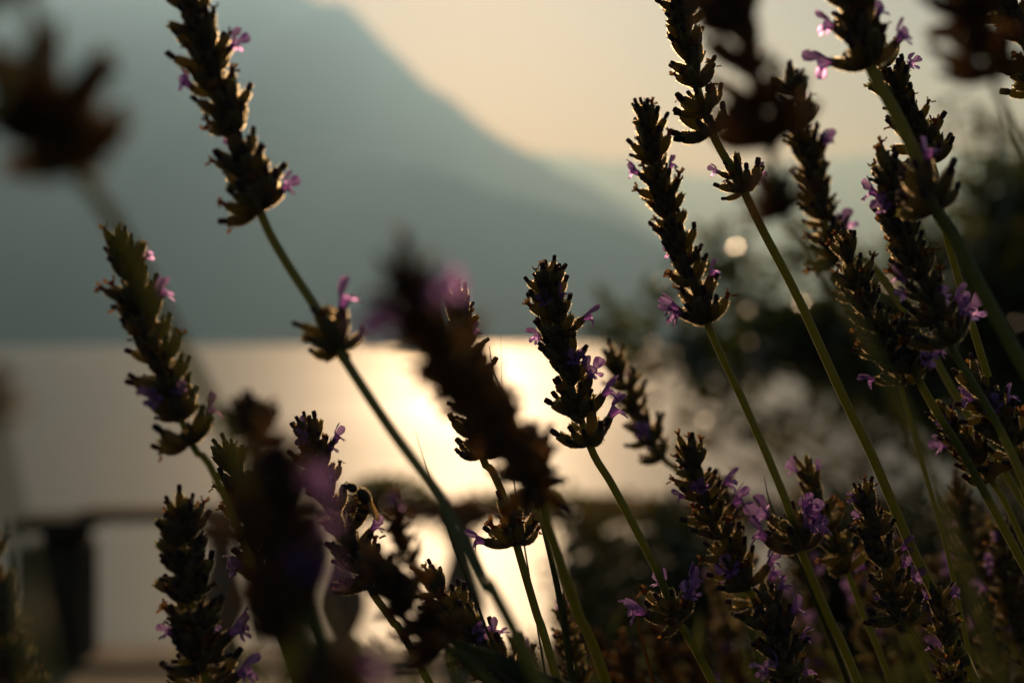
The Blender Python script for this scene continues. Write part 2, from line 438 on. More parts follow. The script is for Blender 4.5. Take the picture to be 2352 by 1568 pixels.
COROLLA = []
def make_corolla(seed):
    rnd = random.Random(seed); G = Geo()
    tb = rnd.uniform(-.5, -.15)
    prof = [(-.25, .62*MM), (.3, .70*MM), (.7, .95*MM), (1, 1.35*MM)]
    L_ = 3.2*MM
    vs, fs = [], []; S = 10
    for t, r in prof:
        p, x, y, z = arc_frame(L_, tb, t)
        for k in range(S):
            an = 2*math.pi*k/S; vs.append(p+x*(r*math.cos(an))+y*(r*math.sin(an)))
    for j in range(len(prof)-1):
        for k in range(S): fs.append((j*S+k, j*S+(k+1) % S, (j+1)*S+(k+1) % S, (j+1)*S+k))
    G.add(vs, fs, 0)
    M = frame_at(L_, tb)
    for sgn in (-1, 1):                     # erect two-lobed upper lip
        A = M @ Matrix.Rotation(sgn*.42, 4, 'Z') @ Matrix.Translation((1.15*MM, sgn*.35*MM, -.35*MM)) @ Matrix.Rotation(rnd.uniform(.05, .4), 4, 'Y') @ Matrix.Rotation(-sgn*.22, 4, 'X')
        petal_lobe(G, A, rnd.uniform(2.9, 3.6)*MM, rnd.uniform(2.3, 2.9)*MM, rnd.uniform(-.3, .6), 0, ruff=.10, rnd=rnd)
    for k, an in enumerate((math.pi-1.0, math.pi, math.pi+1.0)):   # spreading three-lobed lower lip
        A = M @ Matrix.Rotation(an+rnd.uniform(-.15, .15), 4, 'Z') @ Matrix.Translation((1.15*MM, 0, -.25*MM)) @ Matrix.Rotation(rnd.uniform(.8, 1.35), 4, 'Y')
        petal_lobe(G, A, rnd.uniform(1.7, 2.3)*MM, rnd.uniform(1.5, 2.0)*MM, rnd.uniform(.1, .9), 0, ruff=.14, rnd=rnd)
    COROLLA.append(mesh('corolla', G.v, G.f, [M_PETAL], True))
for s_ in range(6): make_corolla(300+s_)

def make_bract(seed):
    rnd = random.Random(seed); G = Geo()
    petal_lobe(G, Matrix.Identity(4), 4.6*MM, 3.6*MM, .7, 0, ruff=.10, rnd=rnd, nu=5, nv=4)
    k = len(G.v)
    G.add([Vector((2.2*MM, -.35*MM, 4.1*MM)), Vector((2.2*MM, .35*MM, 4.1*MM)), Vector((3.3*MM, 0, 6.0*MM))], [(0, 1, 2)], 0)
    return mesh('bract', G.v, G.f, [M_BRACT], True)
BRACT = [make_bract(500+i) for i in range(3)]

# ------------------------------------------------------------------ lavender: stalk builder
def catmull(pts, step=0.0025):
    out = []
    for i in range(len(pts)-1):
        p0 = pts[i-1] if i else pts[0]*2-pts[1]; p1, p2 = pts[i], pts[i+1]
        p3 = pts[i+2] if i+2 < len(pts) else pts[-1]*2-pts[-2]
        n = max(3, int((p2-p1).length/step))
        for k in range(n):
            t = k/n; t2 = t*t; t3 = t2*t
            out.append(0.5*((2*p1)+(p2-p0)*t+(2*p0-5*p1+4*p2-p3)*t2+(3*p1-3*p2+p3-p0)*t3))
    out.append(pts[-1].copy()); return out

def project(p):
    return Vector((1176+p.x/p.y*2352/.72, 784-(p.z-CZ)/p.y*2352/.72))

def stem_mesh(pts, rad, mats=(None,)):
    """square, lightly grooved lavender stem"""
    cs = [(1.0, .62), (.62, 1.0), (0, .74), (-.62, 1.0), (-1.0, .62), (-.74, 0), (-1.0, -.62), (-.62, -1.0), (0, -.74), (.62, -1.0), (1.0, -.62), (.74, 0)]
    cs = [(x_, y_) for x_, y_ in cs]
    v, f = [], []; S = len(cs)
    up = Vector((0.35, 0.8, 0.3)).normalized()
    for i, p in enumerate(pts):
        t = (pts[min(i+1, len(pts)-1)]-pts[max(i-1, 0)]).normalized()
        x = (up-t*up.dot(t)).normalized(); y = t.cross(x); up = x
        r = rad[i]
        for a_, b_ in cs: v.append(p+x*(a_*r)+y*(b_*r))
    for i in range(len(pts)-1):
        for k in range(S): f.append((i*S+k, i*S+(k+1) % S, (i+1)*S+(k+1) % S, (i+1)*S+k))
    f.append(tuple(range(S))); f.append(tuple(reversed([(len(pts)-1)*S+k for k in range(S)])))
    return v, f

GROUP = 'lavender flower stalks'
STALKS = []
def stalk(label, spike, stem, whorls=(), flowers=(), size=1.0, dens=1.0, extra=0, seed=None, rad=1.05, open_=1.0, spread=1.0, group=GROUP, top=True, cat='lavender', shade=False):
    """spike: [(px,py,d) tip .. base]; stem: [(px,py,d) ...] from the base downwards; whorls: (px,py[,scale]) on the stem"""
    rnd = random.Random(seed if seed is not None else len(STALKS)*13+5)
    raw = [P(*q) for q in spike]+[P(*q) for q in stem]
    tan = (raw[-1]-raw[-2]).normalized()
    a_ = raw[-1]; zg = 0.955
    if a_.z > zg+.02:
        h = a_.z-zg
        d1 = (tan+Vector((0, 0, -.12))).normalized(); d1.z = min(d1.z, -.35)
        raw.append(a_+d1*(h*.5/-d1.z))
        d2 = (d1*.6+Vector((0, 0, -1))).normalized(); d2.z = min(d2.z, -.5)
        raw.append(raw[-1]+d2*((raw[-1].z-zg)/-d2.z))
    pts = catmull(raw)
    nb = len(spike)-1
    base3 = raw[nb]
    ib = min(range(len(pts)), key=lambda i: (pts[i]-base3).length)
    root = pts[-1].copy(); root.z = zg
    e_ = empty('lavender_stalk', root); tag(e_, label, cat, group)
    rad_ = []
    for i in range(len(pts)):
        if i < ib: rad_.append((.35+.55*i/max(ib, 1))*MM*rad*size)
        else: rad_.append(0.96*rad*MM*size*(.92+.25*min(1, (i-ib)/60)))
    v, f = stem_mesh(pts, rad_)
    fm_ = [0]*len(f)
    for i in range(ib, len(pts)-1):             # short downy hairs along the stem
        if pts[i].z < CZ-.30*pts[i].y-.02: break
        t = (pts[i+1]-pts[i]); ln_ = t.length; t = t.normalized()
        for _ in range(int(ln_*9000)):
            q = t.orthogonal(); q = (Matrix.Rotation(rnd.uniform(0, 6.283), 3, t) @ q).normalized(); s2 = t.cross(q)
            b0 = pts[i]+t*rnd.uniform(0, ln_)+q*rad_[i]*.9; tp = b0+(q+t*rnd.uniform(-.5, .5)).normalized()*rnd.uniform(.22, .42)*MM
            w2 = (s2*rnd.uniform(.3, 1)+t*rnd.uniform(-.8, .8)).normalized()*.05*MM; nb0 = len(v)
            v += [b0-w2, b0+w2, tp]; f.append((nb0, nb0+1, nb0+2)); fm_.append(1)
    obj('stem', mesh('stem', [p-root for p in v], f, [M_STEM, M_HAIR], True, fm_), e_)
    cal = []
    def add_whorl(i, n, th0, th1, sc, blow=1.0, twist=0.0):
        p = pts[i]; ax = (pts[max(i-2, 0)]-pts[min(i+2, len(pts)-1)]).normalized()
        u = ax.orthogonal().normalized(); w_ = ax.cross(u)
        for k in range(n):
            an = twist+6.283*(k+rnd.uniform(-.30, .30))/n
            rdir = u*math.cos(an)+w_*math.sin(an)
            th = math.radians(max(3, rnd.uniform(th0-12, th1+6)*spread))
            z = (ax*math.cos(th)+rdir*math.sin(th)).normalized()
            x = (ax-z*ax.dot(z)); x = x.normalized() if x.length > .05 else -rdir
            y = z.cross(x)
            s1 = sc*size*rnd.choice((rnd.uniform(.62, .85), rnd.uniform(.86, 1.12), rnd.uniform(.9, 1.2)))
            pos = p+rdir*(.55*MM*size)+ax*rnd.uniform(-1.0, 2.4)*MM*size*blow
            if th > math.radians(72): pool = range(5, 15)
            elif th > math.radians(38): pool = range(0, 10)
            else: pool = range(0, 5)
            vi = rnd.choice(list(pool))
            M = Matrix(((x.x, y.x, z.x, pos.x), (x.y, y.y, z.y, pos.y), (x.z, y.z, z.z, pos.z), (0, 0, 0, 1))) @ Matrix.Diagonal((s1, s1, s1*rnd.uniform(.92, 1.08), 1))
            cal.append((vi, M, p.y))
    # the spike: dense whorls
    acc = [0.0]
    for i in range(ib, 0, -1): acc.append(acc[-1]+(pts[i]-pts[i-1]).length)
    Ls = acc[-1]
    if top and Ls > .004:
        sp = 5.6*MM*size
        nw = max(2, int(round(Ls/sp))+1)
        for q in range(nw+1):
            s_ = Ls*.965*(1-(1-q/nw)**1.25)
            j = min(range(len(acc)), key=lambda k: abs(acc[k]-s_)); i = ib-j
            t = q/nw
            tw = rnd.uniform(0, 6.28)
            if q == 0: add_whorl(i, max(4, int(14*dens)), 54*open_, 98*open_, 1.20, .45, twist=tw)
            elif q == 1: add_whorl(i, max(4, int(13*dens)), 44*open_, 84*open_, 1.10, twist=tw)
            elif t < .72: add_whorl(i, max(4, int(12*dens)), 36*open_, 76*open_, 1.0, twist=tw)
            elif q < nw: add_whorl(i, max(3, int(9*dens)), 28*open_, 62*open_, .92, twist=tw)
            else: add_whorl(i, max(3, int(6*dens)), 8, 40*open_, .82, twist=tw)
    wp = []
    for wq in whorls:
        t2 = Vector(wq[:2]); sc = wq[2] if len(wq) > 2 else 1.0
        i = min(range(len(pts)), key=lambda k: (project(pts[k])-t2).length); wp.append((i, sc))
        add_whorl(i, max(4, int(10*dens)), 62, 100, 1.15*sc, .4); add_whorl(max(i-1, 0), max(3, int(7*dens)), 34, 66, 1.02*sc)
    # open flowers go on the calyces whose mouths lie nearest to where the flowers show
    fl = {}
    tips = [project(M @ CALYX[vi][1].translation) for vi, M, _ in cal]
    def pick(t2):
        best, bi = 1e9, None
        for k, (vi, M, dy) in enumerate(cal):
            if k in fl: continue
            c = (tips[k]-t2).length+max(0, (M.translation.y-dy))*5000*0.5
            if c < best: best, bi = c, k
        if bi is not None: fl[bi] = True
    for q in flowers: pick(Vector(q))
    for _ in range(extra): 
        k = rnd.randrange(len(cal)); fl[k] = True
    for k, (vi, M, _) in enumerate(cal):
        if k in fl:
            base = vi-vi % 5+2; vi = base          # an open mouth
        c = bpy.data.objects.new('calyx', CALYX[vi][0]); COL.objects.link(c); c.parent = e_
        L_ = M.copy(); L_.translation = M.translation-root; c.matrix_local = L_
        if shade:                              # shaded heads: their shade is put into darker skin and hair colours
            for q_, mm in ((0, M_CALYX_SHADE), (1, M_DOWN_SHADE)):
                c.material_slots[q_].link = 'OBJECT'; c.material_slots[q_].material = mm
        if k in fl:
            b = bpy.data.objects.new('corolla', rnd.choice(COROLLA)); COL.objects.link(b); b.parent = c
            s1 = rnd.uniform(.88, 1.12)
            b.matrix_local = CALYX[vi][1] @ Matrix.Translation((0, 0, -.9*MM)) @ Matrix.Rotation(rnd.uniform(-.9, .9), 4, 'Z') @ Matrix.Diagonal((s1, s1, s1, 1))
    for i in ([ib] if top and Ls > .004 else [])+[q[0] for q in wp]:
        ax = (pts[max(i-2, 0)]-pts[min(i+2, len(pts)-1)]).normalized(); u = ax.orthogonal().normalized(); w_ = ax.cross(u)
        for k in range(4):
            an = k*1.57+rnd.uniform(-.4, .4); rdir = u*math.cos(an)+w_*math.sin(an); th = rnd.uniform(.9, 1.35)
            z = ax*math.cos(th)+rdir*math.sin(th); x = (ax-z*ax.dot(z)).normalized(); y = z.cross(x); s1 = size*rnd.uniform(.8, 1.15)
            pos = pts[i]-ax*.8*MM-root
            b = bpy.data.objects.new('bract', rnd.choice(BRACT)); COL.objects.link(b); b.parent = e_
            b.matrix_local = Matrix(((x.x, y.x, z.x, pos.x), (x.y, y.y, z.y, pos.y), (x.z, y.z, z.z, pos.z), (0, 0, 0, 1))) @ Matrix.Diagonal((s1, s1, s1, 1))
    STALKS.append(e_)
    return e_, pts, cal

# ------------------------------------------------------------------ lavender: the stalks of the photograph
stalk('tall lavender stalk at upper left with its tip cut off by the frame', [(412, -75, .345), (505, 215, .342), (597, 484, .338)],
      [(650, 590, .335), (735, 722, .328), (790, 822, .320), (890, 975, .305), (1000, 1130, .288), (1110, 1340, .268), (1245, 1575, .25)],
      whorls=[(768, 800, 1.0)], flowers=[(432, 89), (549, 131), (418, 204), (505, 318), (549, 412), (656, 475), (840, 705)], size=1.0, rad=1.0)
stalk('lone lavender stalk leaning at far left before the blue mountain', [(278, 560, .345), (340, 760, .343), (438, 1015, .34)],
      [(480, 1065, .34), (560, 1250, .345), (680, 1570, .35)], flowers=[(340, 585), (360, 669), (368, 690), (368, 910), (402, 900), (492, 950)], size=.92, rad=.9)
stalk('sharp lavender stalk at centre with purple blooms and a lone blossom whorl below', [(1253, 640, .402), (1290, 800, .402), (1353, 1018, .402)],
      [(1410, 1120, .402), (1510, 1312, .402), (1556, 1425, .403), (1640, 1570, .405)], whorls=[(1552, 1420, 1.0)],
      flowers=[(1265, 712), (1296, 669), (1330, 732), (1216, 786), (1320, 860), (1357, 863), (1400, 923), (1427, 974), (1521, 1324), (1590, 1318), (1592, 1354), (1500, 1418)], seed=11)
stalk('dark blurred lavender stalk half hidden behind the sharp one at centre', [(1412, 826, .54), (1460, 940, .54), (1520, 1050, .54)],
      [(1560, 1085, .54), (1640, 1200, .54), (1760, 1570, .55)], flowers=[(1425, 835), (1444, 870), (1500, 997)], size=1.0, dens=.9)
stalk('upright lavender stalk right of centre with pink flowers in a whorl low on its stem', [(1478, 262, .43), (1530, 480, .43), (1623, 738, .428)],
      [(1720, 950, .426), (1805, 1150, .424), (1838, 1258, .424), (1905, 1420, .424), (1975, 1575, .424)], whorls=[(1835, 1250, 1.15)],
      flowers=[(1474, 402), (1544, 385), (1534, 585), (1626, 632), (1521, 712), (1537, 746), (1759, 1204), (1750, 1222), (1852, 1160), (1858, 1185), (1899, 1200), (1906, 1230), (1940, 1197)], seed=21, rad=1.1)
stalk('lavender stalk with long straight stem crossing the dark tree at right', [(1548, -70, .404), (1585, 130, .403), (1634, 300, .402)],
      [(1698, 418, .402), (1749, 523, .402), (1832, 682, .402), (1933, 903, .402), (2003, 1046, .402), (2087, 1241, .402), (2154, 1378, .402), (2220, 1525, .402), (2250, 1590, .402)],
      whorls=[(1699, 446, .92)], flowers=[(1638, 385), (1755, 422)], seed=31, rad=1.15)
stalk('dark out of focus lavender stalk overlapping the top right spikes', [(1640, -120, .222), (1690, 60, .221), (1762, 322, .219)],
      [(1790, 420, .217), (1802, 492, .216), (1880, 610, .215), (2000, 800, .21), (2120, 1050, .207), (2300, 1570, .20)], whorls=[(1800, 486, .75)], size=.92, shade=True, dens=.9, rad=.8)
stalk('thick lavender stalk at top right with a second whorl below its spike', [(1930, -130, .345), (1962, 20, .344), (1998, 150, .342)],
      [(2050, 248, .34), (2100, 352, .338), (2146, 478, .336), (2184, 530, .335), (2251, 659, .333), (2352, 843, .33), (2500, 1100, .33)], whorls=[(2143, 472, 1.15)],
      flowers=[(2013, 30), (2073, 110), (1879, 77), (1889, 127), (2152, 352)], rad=1.55, size=.98, seed=41)
stalk('narrow lavender spike hanging behind the thick stem at top right', [(2028, 140, .415), (2075, 240, .415), (2140, 372, .415)],
      [(2165, 500, .418), (2197, 625, .42), (2277, 890, .42), (2340, 1090, .42), (2480, 1500, .42)], flowers=[(2110, 154)], seed=51)
stalk('soft lavender spike between the dark blurred stalk and the thick stem', [(1817, 182, .50), (1860, 370, .50), (1926, 590, .495)],
      [(1996, 600, .49), (2117, 773, .48), (2217, 943, .47), (2330, 1120, .46), (2500, 1400, .45)], flowers=[(1838, 230), (1885, 330), (2000, 560), (1900, 350)], size=1.05, seed=61)
stalk('big dark lavender spike with pink blooms near the right edge', [(2035, 372, .372), (2090, 580, .37), (2180, 786, .368)],
      [(2234, 877, .366), (2301, 994, .364), (2370, 1140, .36), (2500, 1400, .36)], flowers=[(1990, 459), (2050, 469), (2035, 480), (2070, 649), (2060, 660), (2197, 656), (2200, 680), (2180, 706), (2214, 722), (2220, 735)], size=.95, seed=71)
stalk('brown rimmed lavender spike at right with a thin curved stem', [(1948, 582, .425), (1985, 700, .425), (2044, 822, .425)],
      [(2066, 880, .425), (2114, 1047, .425), (2167, 1230, .425), (2205, 1400, .425), (2240, 1580, .425)], whorls=[(2062, 872, .9)], flowers=[(2000, 863)], size=.92, rad=.7, seed=81)
stalk('short lavender whorl with lilac flowers on a thick stem at right', [(2085, 780, .42), (2100, 850, .42)],
      [(2154, 950, .42), (2217, 1050, .42), (2352, 1297, .42), (2500, 1560, .42)], flowers=[(2134, 790), (2150, 800), (2164, 810), (2170, 822)], size=1.0, seed=91, rad=1.15)
stalk('drooping lavender spike with violet flowers at the right edge', [(2246, 890, .42), (2290, 960, .42), (2350, 1060, .42)],
      [(2420, 1180, .42), (2560, 1500, .42)], flowers=[(2231, 917), (2301, 927), (2310, 935), (2290, 945)], seed=101)
stalk('small lavender spike just below the drooping violet one at right', [(2170, 960, .43), (2215, 1020, .43), (2275, 1100, .43)],
      [(2340, 1220, .43), (2480, 1570, .43)], flowers=[(2177, 970), (2170, 1020)], size=.85, dens=.8, seed=103)
stalk('dark lavender spike cut by the top right corner', [(2262, -150, .395), (2310, 20, .395), (2400, 190, .395)], [(2460, 300, .395), (2650, 700, .395)], seed=111)
stalk('smoky blurred lavender head on a thin stem at top right', [(2215, -60, .222), (2240, 40, .222)],
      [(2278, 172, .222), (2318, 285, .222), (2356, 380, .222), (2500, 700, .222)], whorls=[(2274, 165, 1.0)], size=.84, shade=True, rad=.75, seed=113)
stalk('large lavender spike low right of centre with violet flowers', [(1580, 1032, .432), (1640, 1200, .432), (1742, 1395, .43)],
      [(1800, 1480, .43), (1850, 1580, .43)], flowers=[(1605, 1113), (1600, 1118), (1685, 1107), (1692, 1130), (1568, 1143), (1692, 1331), (1698, 1336), (1789, 1301), (1795, 1324)], size=1.0, spread=1.1, seed=121)
stalk('lavender spike in the bottom row with pink flowers up its right side', [(1770, 1400, .415), (1795, 1500, .415), (1840, 1640, .415)],
      [(1880, 1730, .415)], flowers=[(1839, 1361), (1832, 1395), (1846, 1455), (1852, 1542), (1779, 1538), (1770, 1545)], spread=1.15, seed=131)
stalk('small blurred lavender tip with two pink flowers behind the lower right whorl', [(1856, 1092, .46), (1895, 1200, .46), (1945, 1310, .46)],
      [(1983, 1411, .46), (2050, 1575, .46)], flowers=[(1829, 1090), (1879, 1087)], dens=.7, size=.9, seed=141)
stalk('rim lit lavender spike at lower right with lilac flowers at its top', [(1988, 1152, .402), (2020, 1260, .402), (2074, 1420, .402)],
      [(2087, 1445, .402), (2127, 1502, .402), (2190, 1558, .402), (2260, 1620, .402)], flowers=[(1983, 1143), (1963, 1167), (1945, 1185), (2006, 1244), (2063, 1264), (2090, 1277), (2043, 1378), (2104, 1354)], size=.86, rad=.6, seed=151)
stalk('thin lavender spike in the bottom right with one large veined flower', [(2160, 1378, .40), (2172, 1480, .40), (2205, 1620, .40)],
      [(2240, 1720, .40)], flowers=[(2177, 1364), (2175, 1380), (2130, 1374), (2147, 1498)], size=.72, dens=.75, seed=161)
stalk('soft pink flowered lavender spike against the dark at the right edge', [(2300, 1235, .50), (2315, 1340, .50), (2345, 1470, .50)],
      [(2380, 1600, .50)], flowers=[(2304, 1237), (2268, 1277), (2261, 1321), (2234, 1321), (2255, 1315), (2348, 1311), (2335, 1405)], dens=.8, seed=171)
stalk('slim lavender spike with one pink flower low at bottom centre', [(1296, 1400, .47), (1308, 1470, .47), (1340, 1610, .47)],
      [(1370, 1720, .47)], flowers=[(1293, 1394), (1300, 1400)], size=.75, dens=.7, seed=181)
stalk('crisp lavender spike lying low at bottom centre with bud tips to the sky', [(1006, 1352, .392), (1075, 1450, .390), (1185, 1560, .388)],
      [(1260, 1640, .386), (1400, 1800, .385)], flowers=[(1102, 1451), (1149, 1451)], spread=1.1, seed=191)
beestalk, beepts, beecal = stalk('sharp lavender spike left of centre where a bee is feeding', [(706, 990, .385), (765, 1160, .385), (845, 1342, .384)],
      [(898, 1421, .384), (990, 1575, .384)], flowers=[(706, 977), (706, 1000), (710, 1024), (757, 997), (765, 1032), (838, 1210)], size=.92, seed=201)
stalk('lavender spike with pointed buds in the shade of a blurred stalk', [(522, 1040, .405), (560, 1160, .405), (610, 1330, .405)],
      [(660, 1450, .405), (720, 1580, .405)], extra=3, size=.95, seed=211)
stalk('dark bushy lavender spike standing at bottom left before the pale water', [(418, 1180, .36), (432, 1330, .36), (478, 1590, .36)],
      [(500, 1680, .36)], flowers=[(372, 1478), (532, 1428), (480, 1445), (549, 1545), (465, 1480)], size=1.02, dens=1.7, spread=1.3, seed=221)
stalk('lavender spike with sharp edges hidden behind the big blurred one at centre', [(1050, 692, .405), (1075, 860, .404), (1108, 1048, .402)],
      [(1130, 1080, .402), (1160, 1150, .402), (1186, 1248, .40), (1230, 1400, .398), (1284, 1580, .395)], whorls=[(1184, 1236, 1.05)], flowers=[(1099, 749), (1086, 1215)], seed=231, rad=1.05)
stalk('large foreground lavender spike blurred across the centre', [(915, 620, .178), (1000, 770, .195), (1105, 915, .225), (1225, 1105, .285)],
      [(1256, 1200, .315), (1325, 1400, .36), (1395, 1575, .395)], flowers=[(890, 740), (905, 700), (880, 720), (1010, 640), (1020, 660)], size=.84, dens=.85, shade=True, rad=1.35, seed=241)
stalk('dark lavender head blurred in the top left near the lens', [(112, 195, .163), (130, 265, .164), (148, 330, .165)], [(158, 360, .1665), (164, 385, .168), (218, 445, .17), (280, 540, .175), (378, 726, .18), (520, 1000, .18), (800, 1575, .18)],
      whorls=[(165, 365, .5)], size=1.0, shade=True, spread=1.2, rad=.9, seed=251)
stalk('dark lavender head blurred into the top left corner', [(-80, -160, .14), (40, -25, .14)], [(80, 60, .14), (120, 120, .142)][:1]+[(-60, 300, .13), (-200, 700, .12)], size=.7, shade=True, rad=.7, seed=253)
stalk('broad stem of a lavender stalk blurred down the left edge', [(-60, 880, .15), (-20, 960, .145)], [(33, 1244, .135), (70, 1445, .13), (105, 1600, .125)], size=.45, rad=2.0, seed=255)
stalk('goblet shaped blurred lavender head before the golden water', [(577, 940, .26), (583, 1000, .255)], [(592, 1060, .25), (640, 1150, .24), (690, 1330, .225), (760, 1580, .21)],
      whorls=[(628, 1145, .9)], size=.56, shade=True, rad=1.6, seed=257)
stalk('brown blurred lavender spike pointing up left at bottom centre', [(878, 1312, .275), (940, 1390, .275), (1020, 1475, .275)], [(1090, 1545, .275), (1200, 1640, .275)], size=.85, shade=True, seed=265)
stalk('nearest lavender stalk, a green and purple blur at lower left', [(640, 1075, .175), (680, 1250, .175), (735, 1480, .175)], [(770, 1600, .175)],
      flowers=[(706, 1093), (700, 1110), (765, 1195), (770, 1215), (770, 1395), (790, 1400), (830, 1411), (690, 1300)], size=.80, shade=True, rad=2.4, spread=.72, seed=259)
stalk('blurred lavender stalk leaning beside the bee with violet flowers', [(905, 1168, .29), (925, 1250, .29), (960, 1340, .29)], [(1060, 1590, .29)],
      flowers=[(898, 1164), (905, 1175)], size=.5, shade=True, dens=.5, rad=.9, seed=261)
stalk('brown lavender spike blurred at the bottom left corner', [(-30, 1290, .30), (0, 1400, .30), (40, 1600, .30)], [(60, 1700, .30)], extra=4, size=.8, seed=263)
stalk('murky green lavender stalk blurred just left of the nearest purple one', [(588, 1190, .195), (615, 1310, .195), (655, 1460, .195)], [(700, 1590, .195)], size=.78, dens=.8, rad=2.2, shade=True, seed=267)

# stalks deeper in the bush: a soft tangle nothing tells apart
r_ = random.Random(77)
for k in range(24):
    x0 = r_.uniform(1600, 2380); d0 = r_.uniform(.52, .95); y0 = r_.uniform(1080, 1420)
    dx = r_.uniform(40, 110)
    stalk('blurred lavender stalk deep in the dark tangle at lower right', [(x0, y0, d0), (x0+dx*.5, y0+120, d0), (x0+dx, y0+240*.42/d0, d0)],
          [(x0+dx*2.2, 1600, d0)], extra=r_.choice((2, 3, 5, 8)), dens=.8, group='blurred lavender stalks in the tangle', seed=900+k)
for k in range(7):
    x0 = (1190, 1290, 1370, 1430, 1500, 1580, 1660)[k]; d0 = r_.uniform(.5, .75); y0 = r_.uniform(1400, 1500)
    stalk('short dim lavender stalk in the shade below the blossom whorl at bottom centre', [(x0, y0, d0), (x0+30, y0+90, d0), (x0+70, y0+190, d0)], [(x0+120, y0+320, d0)],
          extra=r_.choice((0, 1, 2)), dens=.8, shade=True, group='short dim lavender stalks at bottom centre', seed=950+k)

# ------------------------------------------------------------------ the bee on the lavender
M_BEE = mat('bee_body', (0.035, 0.022, 0.010), rough=0.5, spec=0.4, bump=.2, bscale=4000)
M_BEEH = M_HAIR
M_BAND = mat('bee_band', (0.25, 0.15, 0.05), rough=0.6, spec=0.3, transl=.3, tcol=(.6, .35, .1))
M_WING = mat('bee_wing', (0.40, 0.28, 0.12), rough=0.25, spec=0.6, transl=.7, tcol=(.9, .6, .25))
M_LEG = mat('bee_leg', (0.10, 0.06, 0.02), rough=0.5, spec=.4, transl=.35, tcol=(.7, .42, .12))
bc = P(826, 1150, .381)
bee = empty('honey_bee', bc); tag(bee, 'small furry honey bee clinging head first to the lavender left of centre', 'bee')
def ellipsoid(G, M, rx, ry, rz, mi, n=12, k=9, furn=0, mf=1, fl=.6, rnd=RND):
    vs, fs = [], []
    for i in range(k+1):
        ph = math.pi*i/k
        for j in range(n):
            an = 2*math.pi*j/n
            vs.append(M @ Vector((rx*math.sin(ph)*math.cos(an), ry*math.sin(ph)*math.sin(an), rz*math.cos(ph))))
    for i in range(k):
        for j in range(n): fs.append((i*n+j, (i+1)*n+j, (i+1)*n+(j+1) % n, i*n+(j+1) % n))
    G.add(vs, fs, mi)
    for _ in range(furn):
        d_ = Vector((rnd.gauss(0, 1), rnd.gauss(0, 1), rnd.gauss(0, 1))).normalized()
        b = Vector((d_.x*rx, d_.y*ry, d_.z*rz))*.97; s_ = d_.orthogonal().normalized()*.03*MM
        s_ = Matrix.Rotation(rnd.uniform(0, 6.28), 3, d_) @ s_
        t = b+(d_+Vector((rnd.uniform(-.3, .3), rnd.uniform(-.3, .3), rnd.uniform(-.3, .3)))).normalized()*fl*MM*rnd.uniform(.6, 1.2)
        G.add([M @ (b-s_), M @ (b+s_), M @ t], [(0, 1, 2)], mf)
def bpart(name, G, mats, parent=None): return obj(name, mesh(name, G.v, G.f, mats, True, G.m), parent or bee)
kk = .72*.381/2352
def L2(px, py, dy=0.0): return Vector(((px-826)*kk, dy, -(py-1150)*kk))
def along(p, q):
    z = (q-p).normalized(); x = Vector((0, 1, 0)); x = (x-z*x.dot(z)).normalized(); y = z.cross(x); c = (p+q)/2
    return Matrix(((x.x, y.x, z.x, c.x), (x.y, y.y, z.y, c.y), (x.z, y.z, z.z, c.z), (0, 0, 0, 1))), (q-p).length/2
G = Geo(); M, h = along(L2(826, 1123), L2(846, 1156)); ellipsoid(G, M, 1.75*MM, 1.7*MM, h*1.12, 0, furn=900, fl=.65); bpart('thorax', G, [M_BEE, M_BEEH])
G = Geo(); M, h = along(L2(800, 1112), L2(818, 1128)); ellipsoid(G, M, 1.35*MM, 1.25*MM, h*1.1, 0, furn=420, fl=.45); hd = bpart('head', G, [M_BEE, M_BEEH])
G = Geo(); ellipsoid(G, Matrix.Translation(L2(808, 1122, -1.15*MM)), .45*MM, .4*MM, .8*MM, 0); bpart('eye', G, [mat('bee_eye', (.01, .008, .006), rough=.15, spec=.6)], hd)
# abdomen in overlapping ringed segments
p0, p1, p2 = L2(838, 1158), L2(836, 1182), L2(814, 1196)
for i in range(5):
    t0, t1 = i/5, (i+1.25)/5
    def q_(t): return (p0*(1-t)**2+p1*2*t*(1-t)+p2*t*t)
    a_, b_ = q_(t0), q_(min(t1, 1.05)); rr = (1.75, 1.85, 1.7, 1.35, .85)[i]*MM
    G = Geo(); M, h = along(a_, b_); ellipsoid(G, M, rr, rr*.95, h*1.5, 0, furn=160, fl=.3)
    bpart('abdomen_segment', G, [M_BEE if i % 2 else M_BAND, M_BEEH])
for (q0, q1, wd, dy) in ((L2(846, 1140, -.6*MM), L2(867, 1196, -1.2*MM), 1.35, 0), (L2(847, 1142, -.2*MM), L2(858, 1186, .5*MM), 1.05, 0)):
    G = Geo(); z = (q1-q0).normalized(); x = Vector((.45, .9, .1)); x = (x-z*x.dot(z)).normalized(); y = z.cross(x); ln = (q1-q0).length
    M = Matrix(((y.x, x.x, z.x, q0.x), (y.y, x.y, z.y, q0.y), (y.z, x.z, z.z, q0.z), (0, 0, 0, 1)))
    petal_lobe(G, M, ln, wd*2*MM, .12, 0, ruff=.015, nu=8, nv=4); bpart('wing', G, [M_WING])
def limb(pts_, rs, name, m):
    G = Geo(); vs, fs = [], []; S = 6
    for i, p in enumerate(pts_):
        t = (pts_[min(i+1, len(pts_)-1)]-pts_[max(i-1, 0)]).normalized(); x = t.orthogonal().normalized(); y = t.cross(x)
        for k in range(S): vs.append(p+(x*math.cos(k*6.283/S)+y*math.sin(k*6.283/S))*rs[i]*MM)
    for i in range(len(pts_)-1):
        for k in range(S): fs.append((i*S+k, i*S+(k+1) % S, (i+1)*S+(k+1) % S, (i+1)*S+k))
    G.add(vs, fs, 0); bpart(name, G, [m])
